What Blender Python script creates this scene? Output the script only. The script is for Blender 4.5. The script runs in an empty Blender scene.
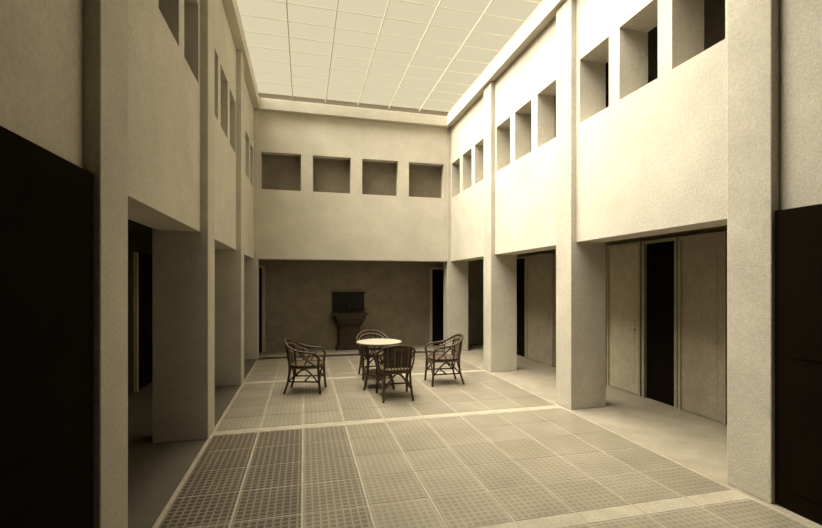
import bpy, bmesh, math, random
from mathutils import Vector, Matrix
random.seed(3)
scene = bpy.context.scene
scene.view_settings.view_transform = 'Standard'
scene.view_settings.look = 'None'

# ------------------------------------------------------------ materials
def mat_plain(name, col, rough=0.85, noise=0.12, scale=3.0, bump=0.0, bscale=60, spec=0.3, grain=0.0):
    m = bpy.data.materials.new(name); m.use_nodes = True
    nt = m.node_tree; b = nt.nodes['Principled BSDF']
    b.inputs['Roughness'].default_value = rough
    b.inputs['Specular IOR Level'].default_value = spec
    tc = nt.nodes.new('ShaderNodeTexCoord')
    n = nt.nodes.new('ShaderNodeTexNoise'); n.inputs['Scale'].default_value = scale
    n.inputs['Detail'].default_value = 8; n.inputs['Roughness'].default_value = 0.65
    nt.links.new(tc.outputs['Object'], n.inputs['Vector'])
    r = nt.nodes.new('ShaderNodeValToRGB')
    r.color_ramp.elements[0].position = 0.3; r.color_ramp.elements[1].position = 0.7
    r.color_ramp.elements[0].color = (*[c*(1-noise) for c in col], 1)
    r.color_ramp.elements[1].color = (*[min(1, c*(1+noise)) for c in col], 1)
    nt.links.new(n.outputs['Fac'], r.inputs['Fac'])
    last = r.outputs['Color']
    if grain > 0:
        n3 = nt.nodes.new('ShaderNodeTexNoise'); n3.inputs['Scale'].default_value = 45; n3.inputs['Detail'].default_value = 5
        nt.links.new(tc.outputs['Object'], n3.inputs['Vector'])
        mr = nt.nodes.new('ShaderNodeMapRange'); mr.inputs['From Min'].default_value = .3; mr.inputs['From Max'].default_value = .7
        mr.inputs['To Min'].default_value = 1-grain; mr.inputs['To Max'].default_value = 1+grain
        nt.links.new(n3.outputs['Fac'], mr.inputs['Value'])
        v = nt.nodes.new('ShaderNodeVectorMath'); v.operation = 'SCALE'
        nt.links.new(last, v.inputs[0]); nt.links.new(mr.outputs[0], v.inputs['Scale']); last = v.outputs[0]
    nt.links.new(last, b.inputs['Base Color'])
    if bump > 0:
        n2 = nt.nodes.new('ShaderNodeTexNoise'); n2.inputs['Scale'].default_value = bscale
        n2.inputs['Detail'].default_value = 6
        nt.links.new(tc.outputs['Object'], n2.inputs['Vector'])
        bp = nt.nodes.new('ShaderNodeBump'); bp.inputs['Strength'].default_value = bump
        bp.inputs['Distance'].default_value = 0.02
        nt.links.new(n2.outputs['Fac'], bp.inputs['Height'])
        nt.links.new(bp.outputs['Normal'], b.inputs['Normal'])
    return m

def mat_waffle(name, col, line, cell=0.055, rough=0.4, t=0.3):
    m = bpy.data.materials.new(name); m.use_nodes = True
    nt = m.node_tree; b = nt.nodes['Principled BSDF']
    b.inputs['Roughness'].default_value = rough
    tc = nt.nodes.new('ShaderNodeTexCoord')
    sp = nt.nodes.new('ShaderNodeSeparateXYZ'); nt.links.new(tc.outputs['Object'], sp.inputs[0])
    outs = []
    for ax in ('X', 'Y'):
        d = nt.nodes.new('ShaderNodeMath'); d.operation = 'DIVIDE'; d.inputs[1].default_value = cell
        nt.links.new(sp.outputs[ax], d.inputs[0])
        f = nt.nodes.new('ShaderNodeMath'); f.operation = 'FRACT'; nt.links.new(d.outputs[0], f.inputs[0])
        l = nt.nodes.new('ShaderNodeMath'); l.operation = 'LESS_THAN'; l.inputs[1].default_value = t
        nt.links.new(f.outputs[0], l.inputs[0]); outs.append(l)
    mx = nt.nodes.new('ShaderNodeMath'); mx.operation = 'MAXIMUM'
    nt.links.new(outs[0].outputs[0], mx.inputs[0]); nt.links.new(outs[1].outputs[0], mx.inputs[1])
    n = nt.nodes.new('ShaderNodeTexNoise'); n.inputs['Scale'].default_value = 2.5; n.inputs['Detail'].default_value = 8
    nt.links.new(tc.outputs['Object'], n.inputs['Vector'])
    mr = nt.nodes.new('ShaderNodeMapRange'); mr.inputs['To Min'].default_value = 0.7; mr.inputs['To Max'].default_value = 1.3
    nt.links.new(n.outputs['Fac'], mr.inputs['Value'])
    c = nt.nodes.new('ShaderNodeMix'); c.data_type = 'RGBA'
    c.inputs['A'].default_value = (*col, 1); c.inputs['B'].default_value = (*line, 1)
    nt.links.new(mx.outputs[0], c.inputs['Factor'])
    v = nt.nodes.new('ShaderNodeVectorMath'); v.operation = 'SCALE'
    nt.links.new(c.outputs['Result'], v.inputs[0]); nt.links.new(mr.outputs[0], v.inputs['Scale'])
    nt.links.new(v.outputs[0], b.inputs['Base Color'])
    bp = nt.nodes.new('ShaderNodeBump'); bp.inputs['Strength'].default_value = 0.4; bp.inputs['Distance'].default_value = 0.005
    nt.links.new(mx.outputs[0], bp.inputs['Height']); nt.links.new(bp.outputs['Normal'], b.inputs['Normal'])
    return m

M_wall = mat_plain('plaster_pale', (0.55, 0.508, 0.42), 0.9, 0.12, 1.3, 0.25, 90, grain=.10)
M_pier = mat_plain('plaster_pier', (0.51, 0.47, 0.388), 0.9, 0.12, 1.8, 0.25, 90, grain=.10)
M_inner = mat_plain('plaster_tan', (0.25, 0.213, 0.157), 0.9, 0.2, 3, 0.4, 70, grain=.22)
M_innerL = mat_plain('plaster_shaded', (0.025, 0.018, 0.011), 0.9, 0.2, 3)  # left inner wall, gallery darkness put into the colour
M_dark = mat_plain('dark_wood_and_shade', (0.008, 0.0055, 0.003), 0.9, 0.2, 5, spec=0.02)  # near-black, for dark doors and for panels standing in for shade
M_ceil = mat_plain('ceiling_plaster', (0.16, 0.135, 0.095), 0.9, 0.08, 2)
M_ceilL = mat_plain('ceiling_shaded', (0.025, 0.02, 0.013), 0.9, 0.08, 2)  # left ceiling, darkened copy with the gallery shade in its colour
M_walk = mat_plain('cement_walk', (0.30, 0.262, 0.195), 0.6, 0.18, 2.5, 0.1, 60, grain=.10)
M_walkL = mat_plain('cement_walk_shaded', (0.10, 0.085, 0.06), 0.6, 0.14, 2.5, 0.1, 60, grain=.08)  # left walk, darker copy carrying the gallery shade in its base colour
M_pane = mat_plain('frosted_pane', (0.14, 0.117, 0.081), 0.6, 0.15, 4, grain=.18)
M_doorp = mat_plain('painted_door', (0.42, 0.372, 0.275), 0.7, 0.12, 5, grain=.15)
M_doorq = mat_plain('painted_door_dim', (0.33, 0.29, 0.21), 0.7, 0.12, 5, grain=.15)
M_bar = mat_plain('glazing_bar', (0.72, 0.66, 0.54), 0.6, 0.03, 3)
M_frame = mat_plain('window_frame', (0.20, 0.17, 0.12), 0.6, 0.05, 3)
M_cane = mat_plain('rattan_dark', (0.045, 0.028, 0.013), 0.45, 0.3, 25)
M_caneL = mat_plain('rattan_light', (0.15, 0.105, 0.06), 0.5, 0.25, 40)
M_top = mat_plain('table_top_pale', (0.47, 0.42, 0.325), 0.35, 0.05, 8)
M_stone = mat_plain('fountain_stone', (0.05, 0.037, 0.022), 0.4, 0.3, 8)
M_stone2 = mat_plain('fountain_panel', (0.010, 0.007, 0.004), 0.5, 0.3, 8)
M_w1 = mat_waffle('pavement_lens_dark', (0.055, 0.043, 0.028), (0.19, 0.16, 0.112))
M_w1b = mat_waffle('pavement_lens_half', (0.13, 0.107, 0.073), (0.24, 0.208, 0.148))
M_w2 = mat_waffle('pavement_lens_mid', (0.20, 0.172, 0.124), (0.275, 0.24, 0.175))
M_w3 = mat_waffle('pavement_lens_pale', (0.225, 0.193, 0.14), (0.295, 0.257, 0.19))
M_joint = mat_plain('pavement_joint', (0.37, 0.326, 0.245), 0.6, 0.14, 4, grain=.12)
M_weave = mat_waffle('cane_weave', (0.035, 0.022, 0.01), (0.12, 0.08, 0.04), 0.03, 0.5, 0.35)

M_glass = bpy.data.materials.new('skylight_glass'); M_glass.use_nodes = True
nt = M_glass.node_tree; nt.nodes.clear()
o = nt.nodes.new('ShaderNodeOutputMaterial'); tr = nt.nodes.new('ShaderNodeBsdfTransparent')
tr.inputs[0].default_value = (0.97, 0.96, 0.93, 1)
gl = nt.nodes.new('ShaderNodeBsdfGlossy'); gl.inputs['Roughness'].default_value = 0.3
ms = nt.nodes.new('ShaderNodeMixShader'); ms.inputs[0].default_value = 0.01
nt.links.new(tr.outputs[0], ms.inputs[1]); nt.links.new(gl.outputs[0], ms.inputs[2]); nt.links.new(ms.outputs[0], o.inputs[0])

# ------------------------------------------------------------ mesh helpers
class MB:
    def __init__(s, name, mats):
        s.name = name; s.bm = bmesh.new(); s.mats = mats
    def box(s, x0, x1, y0, y1, z0, z1, mi=0):
        vs = [s.bm.verts.new((x, y, z)) for z in (z0, z1) for y in (y0, y1) for x in (x0, x1)]
        for f in ((0,2,3,1),(4,5,7,6),(0,1,5,4),(2,6,7,3),(0,4,6,2),(1,3,7,5)):
            fc = s.bm.faces.new([vs[i] for i in f]); fc.material_index = mi
    def tube(s, pts, r, mi=0, closed=False, seg=8, sub=5):
        P = [Vector(p) for p in pts]; n = len(P); path = []
        if n == 2 and not closed:
            path = P
        else:
            rng = n if closed else n-1
            for i in range(rng):
                if closed:
                    a, b, c, d = P[(i-1) % n], P[i], P[(i+1) % n], P[(i+2) % n]
                else:
                    a, b, c, d = P[max(i-1, 0)], P[i], P[i+1], P[min(i+2, n-1)]
                for k in range(sub):
                    t = k/sub
                    path.append(0.5*((2*b)+(c-a)*t+(2*a-5*b+4*c-d)*t*t+(3*b-a-3*c+d)*t**3))
            if not closed: path.append(P[-1])
        rings = []; m = len(path)
        up = Vector((0.13, 0.21, 1)).normalized(); prev = None
        for i, p in enumerate(path):
            if closed: tg = path[(i+1) % m]-path[(i-1) % m]
            else: tg = path[min(i+1, m-1)]-path[max(i-1, 0)]
            tg.normalize()
            if prev is None:
                u = tg.cross(up)
                if u.length < 0.1: u = tg.cross(Vector((1, 0, 0)))
            else:
                u = prev - tg*prev.dot(tg)
            u.normalize(); prev = u; v = tg.cross(u)
            rings.append([s.bm.verts.new(p+(u*math.cos(2*math.pi*k/seg)+v*math.sin(2*math.pi*k/seg))*r) for k in range(seg)])
        for i in range(m if closed else m-1):
            A, B = rings[i], rings[(i+1) % m]
            for k in range(seg):
                f = s.bm.faces.new((A[k], A[(k+1) % seg], B[(k+1) % seg], B[k])); f.material_index = mi; f.smooth = True
        if not closed:
            s.bm.faces.new(list(reversed(rings[0]))).material_index = mi
            s.bm.faces.new(rings[-1]).material_index = mi
    def prism(s, poly, z0, z1, mi=0):
        a = [s.bm.verts.new((x, y, z0)) for x, y in poly]; b = [s.bm.verts.new((x, y, z1)) for x, y in poly]
        n = len(poly)
        s.bm.faces.new(list(reversed(a))).material_index = mi; s.bm.faces.new(b).material_index = mi
        for i in range(n):
            s.bm.faces.new((a[i], a[(i+1) % n], b[(i+1) % n], b[i])).material_index = mi
    def loft(s, rings, mi=0, smooth=True):
        R = [[s.bm.verts.new(p) for p in r] for r in rings]; n = len(R[0])
        for i in range(len(R)-1):
            for k in range(n):
                f = s.bm.faces.new((R[i][k], R[i][(k+1) % n], R[i+1][(k+1) % n], R[i+1][k])); f.material_index = mi; f.smooth = smooth
        s.bm.faces.new(list(reversed(R[0]))).material_index = mi; s.bm.faces.new(R[-1]).material_index = mi
    def done(s, loc=(0, 0, 0), rot=0, bevel=0):
        bmesh.ops.recalc_face_normals(s.bm, faces=s.bm.faces)
        me = bpy.data.meshes.new(s.name); s.bm.to_mesh(me); s.bm.free()
        for m in s.mats: me.materials.append(m)
        ob = bpy.data.objects.new(s.name, me); scene.collection.objects.link(ob)
        ob.location = loc; ob.rotation_euler = (0, 0, rot)
        if bevel:
            b = ob.modifiers.new('bevel', 'BEVEL'); b.width = bevel; b.segments = 2; b.limit_method = 'ANGLE'
        return ob

# ------------------------------------------------------------ building dimensions
XL, XR = -1.02, 3.50
PD, PW = 0.55, 0.36
INS = 0.08
WT = 0.40
YS = [-0.02, 2.54, 5.10, 7.66]
YB = 10.22
ZB, ZS, ZT, ZTOP = 2.27, 3.85, 4.70, 5.87
XLO, XRO = -2.6, 5.0
Y0, Y1 = -2.6, 11.35
ZSLAB0, ZSLAB1 = 2.48, 2.62
YSKY = 2.95

for side in ('L', 'R'):
    for y in YS + [YB]:
        p = MB('pillar', [M_pier])
        if side == 'L': x0, x1 = XL-PD, XL
        else: x0, x1 = XR, XR+PD
        p.box(x0, x1, y, y+PW, 0, ZTOP)
        p.done(bevel=0.008)

wn = [0]
def side_wall(name, xf, dirn, mat):
    w = MB(name, [mat])
    xa, xb = sorted((xf, xf+dirn*WT))
    bays = [(-2.22, -0.02)] + [(y+PW, y+PW+2.20) for y in YS]
    for (ya, yb) in bays:
        w.box(xa, xb, ya, yb, ZB, ZS)
        w.box(xa, xb, ya, yb, ZT, ZTOP)
        ow, mw = 0.56, 0.18; mg = (2.2-3*ow-2*mw)/2
        ys = ya+mg
        w.box(xa, xb, ya, ys, ZS, ZT)
        for k in range(3):
            if k < 2: w.box(xa, xb, ys+ow, ys+ow+mw, ZS, ZT)
            else: w.box(xa, xb, ys+ow, yb, ZS, ZT)
            if ya > 5:
                wn[0] += 1
                g = MB('window_%d' % wn[0], [M_pane, M_frame])
                gx = xf+dirn*0.33
                g.box(min(gx, gx+dirn*.03), max(gx, gx+dirn*.03), ys+.03, ys+ow-.03, ZS+.03, ZT-.03, 0)
                for (a, b, c, d) in ((ys, ys+.03, ZS, ZT), (ys+ow-.03, ys+ow, ZS, ZT), (ys, ys+ow, ZS, ZS+.03), (ys, ys+ow, ZT-.03, ZT)):
                    g.box(gx-.03, gx+.03, a, b, c, d, 1)
                g.done()
            ys += ow+mw
    w.box(xa, xb, Y0, -2.22, 0, ZTOP)
    return w.done()
side_wall('wall_left', XL-INS, -1, M_wall)
side_wall('wall_right', XR+INS, 1, M_wall)

w = MB('wall_back', [M_wall])
ya, yb = YB+.02, YB+.40
w.box(XL, XR, ya, yb, ZB, ZS); w.box(XL, XR, ya, yb, ZT, ZTOP)
wx = [(-0.95, -0.07), (0.20, 1.08), (1.35, 2.23), (2.50, 3.40)]
prev = XL
for a, b in wx:
    w.box(prev, a, ya, yb, ZS, ZT); prev = b
    wn[0] += 1
    g = MB('window_%d' % wn[0], [M_pane, M_frame])
    g.box(a+.03, b-.03, ya+.21, ya+.24, ZS+.03, ZT-.03, 0)
    for (c, d, e, f) in ((a, a+.03, ZS, ZT), (b-.03, b, ZS, ZT), (a, b, ZS, ZS+.03), (a, b, ZT-.03, ZT)):
        g.box(c, d, ya+.19, ya+.25, e, f, 1)
    g.done()
w.box(prev, XR, ya, yb, ZS, ZT)
w.done()

t = MB('trim_1', [M_wall])
t.box(XL, XR, YB-.10, YB+.02, 5.62, ZTOP)
t.box(XL-INS, XL+.06, YSKY+.1, YB-.10, 5.62, ZTOP)
t.box(XR-.06, XR+INS, YSKY+.1, YB-.10, 5.62, ZTOP)
t.done(bevel=0.01)

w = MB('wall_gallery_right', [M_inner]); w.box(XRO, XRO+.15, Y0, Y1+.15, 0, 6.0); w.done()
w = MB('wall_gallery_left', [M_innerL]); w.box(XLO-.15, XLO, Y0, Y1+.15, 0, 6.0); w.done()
w = MB('wall_gallery_back', [M_inner]); w.box(XLO, XRO, Y1, Y1+.15, 0, 6.0); w.done()
w = MB('wall_front', [M_dark]); w.box(XLO-.15, XRO+.15, Y0-.15, Y0, 0, 6.0); w.done()  # unseen end wall, kept near-black so the near pier faces stay dark

f = MB('floor', [M_walk, M_w1, M_w2, M_w3, M_joint, M_walkL, M_w1b]); f.box(XLO-.15, XRO+.15, Y0-.15, Y1+.15, -0.15, -.006)
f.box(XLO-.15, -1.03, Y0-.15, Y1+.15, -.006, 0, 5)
f.box(3.47, XRO+.15, Y0-.15, Y1+.15, -.006, 0, 0)
f.box(-1.03, 3.47, YB, Y1+.15, -.006, 0, 0)
f.box(-1.03, 3.47, Y0-.15, YB, -.006, -.003, 4)
ncol = 9; px = (3.44-(-1.0))/ncol
for (a, b) in [(-2.22, -.02)] + [(y+PW, y+PW+2.2) for y in YS]:
    nr = 5; py = (b-a+.2)/nr
    for i in range(ncol):
        for j in range(nr):
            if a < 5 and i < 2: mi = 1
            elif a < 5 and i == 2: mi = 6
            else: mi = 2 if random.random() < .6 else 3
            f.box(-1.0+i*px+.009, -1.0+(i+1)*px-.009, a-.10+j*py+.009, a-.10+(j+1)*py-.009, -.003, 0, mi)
    for i in range(ncol):
        f.box(-1.0+i*px+.005, -1.0+(i+1)*px-.005, b+.11, b+PW-.11, -.003, 0, 4)
f.done()

c = MB('ceiling', [M_ceil, M_ceilL])
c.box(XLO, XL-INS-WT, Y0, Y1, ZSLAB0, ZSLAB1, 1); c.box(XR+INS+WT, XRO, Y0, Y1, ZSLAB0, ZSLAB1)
c.box(XL-INS-WT, XR+INS+WT, YB+.40, Y1, ZSLAB0, ZSLAB1)
c.box(XLO-.15, XL-.02, Y0-.15, Y1+.15, ZTOP, 6.0); c.box(XR+.02, XRO+.15, Y0-.15, Y1+.15, ZTOP, 6.0)
c.box(XL-.02, XR+.02, YB-.04, Y1+.15, ZTOP, 6.0)
c.box(XL-.02, XR+.02, Y0-.15, YSKY, ZTOP, 6.0)  # unseen near roof, closed to keep skylight off the near pier faces
c.done()

s = MB('skylight', [M_glass, M_bar])
s.box(XL, XR, YSKY+.02, YB-.06, 5.945, 5.95, 0)
nx = 6
for i in range(nx+1):
    x = XL+.02+(XR-XL-.04)*i/nx
    s.box(x-.008, x+.008, YSKY+.02, YB-.06, 5.932, 5.944, 1)
y = YSKY+.1
while y < YB-.06:
    s.box(XL, XR, y-.006, y+.006, 5.935, 5.943, 1); y += .46
s.done()

# ------------------------------------------------------------ doors
dn = [0]
def door_right(ya, yb, dark=False, dim=False):
    dn[0] += 1
    d = MB('shade_panel_%d' % dn[0], [M_dark if dark else (M_doorq if dim else M_doorp), M_doorq])
    x = XRO-.002
    zt = 2.3
    fr = .04
    d.box(x-.07, x, ya-fr, ya, 0, zt+fr, 1); d.box(x-.07, x, yb, yb+fr, 0, zt+fr, 1); d.box(x-.07, x, ya, yb, zt, zt+fr, 1)
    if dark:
        d.box(x-.02, x, ya, yb, 0.0, zt, 0)  # flat dark sheet stands in for the gloom of an open doorway
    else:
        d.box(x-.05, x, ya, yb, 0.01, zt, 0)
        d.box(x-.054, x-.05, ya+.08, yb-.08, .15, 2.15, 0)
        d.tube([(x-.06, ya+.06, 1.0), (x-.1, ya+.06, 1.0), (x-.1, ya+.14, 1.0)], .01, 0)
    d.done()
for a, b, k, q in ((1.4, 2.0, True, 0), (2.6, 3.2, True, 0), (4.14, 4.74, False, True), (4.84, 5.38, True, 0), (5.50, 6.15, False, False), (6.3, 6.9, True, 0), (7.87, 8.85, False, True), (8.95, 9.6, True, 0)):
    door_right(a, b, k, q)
def door_back(xa, xb):
    dn[0] += 1
    d = MB('shade_panel_%d' % dn[0], [M_dark, M_doorp]); y = Y1-.002; zt = 2.1
    d.box(xa, xb, y-.02, y, 0, zt, 0)
    d.box(xa-.07, xa, y-.05, y, 0, zt+.07, 1); d.box(xb, xb+.07, y-.05, y, 0, zt+.07, 1); d.box(xa, xb, y-.05, y, zt, zt+.07, 1)
    d.done()
door_back(3.42, 4.2)
door_back(-1.9, -1.02)  # added door, its pale frame stands in for a strip of light
dn[0] += 1
d = MB('shade_panel_%d' % dn[0], [M_dark, M_doorp])
d.box(XLO+.002, XLO+.03, 7.62, 8.4, 0, 2.15, 0); d.box(XLO+.002, XLO+.06, 7.58, 7.62, 0, 2.2, 1)  # pale jamb painted as a slit of light
d.box(XLO+.002, XLO+.04, 8.4, 8.44, 0, 2.2, 0); d.box(XLO+.002, XLO+.04, 7.62, 8.4, 2.15, 2.2, 0)
d.done()
for side in (-1, 1):  # added black panels close the near openings, standing in for shade
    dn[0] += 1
    d = MB('shade_panel_%d' % dn[0], [M_dark])
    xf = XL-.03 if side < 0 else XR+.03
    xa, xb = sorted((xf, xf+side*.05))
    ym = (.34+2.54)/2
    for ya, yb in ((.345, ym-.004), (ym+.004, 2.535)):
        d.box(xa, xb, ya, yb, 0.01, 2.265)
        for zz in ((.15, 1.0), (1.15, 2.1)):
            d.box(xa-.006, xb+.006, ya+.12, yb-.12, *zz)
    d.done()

# ------------------------------------------------------------ wall fountain
fo = MB('wall_fountain', [M_stone, M_stone2, M_doorp])
fx, fy = 1.14, Y1-.002
fo.box(-.40, .40, -.07, 0, 1.0, 1.46, 1)
fo.box(-.43, .43, -.09, 0, 1.45, 1.49, 1)
fo.box(-.46, .46, -.34, 0, .90, .95, 0)
def rr(w, dpt, z): return [(-w, 0, z), (-w, -dpt*.7, z), (-w*.8, -dpt, z), (w*.8, -dpt, z), (w, -dpt*.7, z), (w, 0, z)]
fo.loft([rr(.30, .18, .60), rr(.36, .26, .70), rr(.42, .31, .82), rr(.43, .32, .90)], 0, False)
fo.loft([rr(.36, .24, 0), rr(.36, .24, .07), rr(.30, .18, .10), rr(.29, .17, .60)], 0, False)
fo.tube([(0, -.05, 1.16), (0, -.17, 1.18), (0, -.21, 1.08)], .016, 0)
fo.done(loc=(fx, fy, 0))

# ------------------------------------------------------------ rattan armchair
def chair(loc, face, woven=False):
    c = MB('rattan_armchair', [M_cane, M_caneL, M_weave])
    r = .019
    hoop = [(-.24, .25, 0), (-.235, .23, .22), (-.24, .22, .43), (-.275, .23, .56), (-.29, .16, .635), (-.29, -.02, .655), (-.275, -.18, .70), (-.19, -.29, .775), (0, -.34, .81)]
    full = hoop + [(-x, y, z) for x, y, z in reversed(hoop[:-1])]
    c.tube(full, r)
    full2 = [(x*.9, y*.93-.0, z-.055) for x, y, z in full[5:-5]]
    c.tube(full2, .011, 1)
    for s in (-1, 1):
        c.tube([(s*.22, -.31, 0), (s*.20, -.25, .2), (s*.19, -.235, .43), (s*.195, -.275, .76)], r*.9)
        c.tube([(s*.235, .22, .40), (s*.26, .05, .53), (s*.285, -.06, .645)], .012)
        c.tube([(s*.23, .0, .43), (s*.27, .06, .54), (s*.285, .1, .635)], .011, 1)
        c.tube([(s*.24, -.12, .43), (s*.27, -.12, .56), (s*.28, -.13, .67)], .012)
        c.tube([(s*.237, .23, .17), (s*.225, 0, .38), (s*.207, -.26, .17)], .013)
        c.tube([(s*.237, .235, .19), (s*.208, -.265, .19)], .012)
    c.tube([(-.235, .235, .16), (0, .235, .39), (.235, .235, .16)], .013)
    c.tube([(-.20, -.255, .16), (0, -.245, .39), (.20, -.255, .16)], .013)
    c.tube([(-.23, 0, .19), (.23, 0, .19)], .012)
    def se(t, k):
        a = math.cos(t); b = math.sin(t)
        return (k*.245*math.copysign(abs(a)**.7, a), k*.245*math.copysign(abs(b)**.7, b))
    loop = [(*se(2*math.pi*i/24, 1), .43) for i in range(24)]
    c.tube(loop, .019, 0, closed=True, sub=2)
    c.tube([(x*.99, y*.99, .40) for x, y, z in loop], .012, 1, closed=True, sub=2)
    c.prism([se(2*math.pi*i/24, .98) for i in range(24)], .42, .437, 2)
    n = 9
    arc_b = []; arc_t = []
    for i in range(n):
        u = -1+2*i/(n-1)
        xb = .19*u; yb_ = -.235-.005*(1-u*u)
        xt = .21*u; yt = -.335+.065*u*u; zt = .80-.055*u*u
        arc_b.append((xb, yb_, .43)); arc_t.append((xt, yt, zt))
        c.tube([(xb, yb_, .43), ((xb+xt)/2, (yb_+yt)/2-.012, .61), (xt, yt, zt)], .0085, 1 if i % 2 else 0, seg=6)
    for fz in (.28, .55, .8):
        c.tube([(arc_b[i][0]*(1-fz)+arc_t[i][0]*fz, arc_b[i][1]*(1-fz)+arc_t[i][1]*fz-.01, arc_b[i][2]*(1-fz)+arc_t[i][2]*fz) for i in range(n)], .009, 0, seg=6, sub=2)
    if woven:
        rows = []
        for fz in [k/8 for k in range(1, 9)]:
            rows.append([Vector(arc_b[i])*(1-fz)+Vector(arc_t[i])*fz for i in range(n)])
        for a, b in zip(rows, rows[1:]):
            for i in range(n-1):
                vs = [c.bm.verts.new(p) for p in (a[i], a[i+1], b[i+1], b[i])]
                c.bm.faces.new(vs).material_index = 0
    ang = math.atan2(face[1], face[0]) - math.pi/2
    return c.done(loc=(*loc, 0.002), rot=ang)

chair((0.05, 7.03), (.97, -.22))
chair((1.24, 7.80), (.05, -1))
chair((1.33, 6.36), (.03, 1), True)
chair((2.32, 7.05), (-.93, .02))

t = MB('rattan_table', [M_cane, M_top, M_caneL])
def circ(r, n=40): return [(r*math.cos(2*math.pi*k/n), r*math.sin(2*math.pi*k/n)) for k in range(n)]
t.prism(circ(.37), .725, .745, 1)
t.tube([(x, y, .733) for x, y in circ(.372, 20)], .014, 2, closed=True, sub=2)
t.tube([(x, y, .66) for x, y in circ(.30, 20)], .014, 0, closed=True, sub=2)
t.prism(circ(.25, 24), .22, .235, 2)
t.tube([(x, y, .23) for x, y in circ(.255, 20)], .014, 0, closed=True, sub=2)
for k in range(4):
    a = math.radians(35+90*k); ca, sa = math.cos(a), math.sin(a)
    t.tube([(ca*.34, sa*.34, 0), (ca*.27, sa*.27, .22), (ca*.26, sa*.26, .5), (ca*.31, sa*.31, .725)], .019)
    b = math.radians(80+90*k); cb, sb = math.cos(b), math.sin(b)
    t.tube([(ca*.262, sa*.262, .45), (cb*.285, sb*.285, .68), (-sa*.262, ca*.262, .45)], .011)
t.done(loc=(1.21, 7.04, .002))

# ------------------------------------------------------------ light
w = bpy.data.worlds.new('sky'); scene.world = w; w.use_nodes = True
bg = w.node_tree.nodes['Background']; bg.inputs[0].default_value = (0.78, 0.695, 0.50, 1); bg.inputs[1].default_value = 1.0
sun = bpy.data.lights.new('sun', 'SUN'); sun.energy = 21.5; sun.angle = math.radians(80); sun.color = (1, .955, .85)
so = bpy.data.objects.new('sun', sun); scene.collection.objects.link(so); so.location = (0, 5, 9)
so.rotation_euler = Vector((.58, -.08, -1)).to_track_quat('-Z', 'Y').to_euler()

# ------------------------------------------------------------ camera
cam = bpy.data.cameras.new('camera'); co = bpy.data.objects.new('camera', cam); scene.collection.objects.link(co)
co.location = (0, 0, 1.7); co.rotation_euler = (math.pi/2, 0, -math.radians(14))
cam.sensor_width = 36; cam.sensor_fit = 'HORIZONTAL'; cam.lens = 429/822*36; cam.shift_y = 20/822
cam.clip_start = .05
scene.camera = co
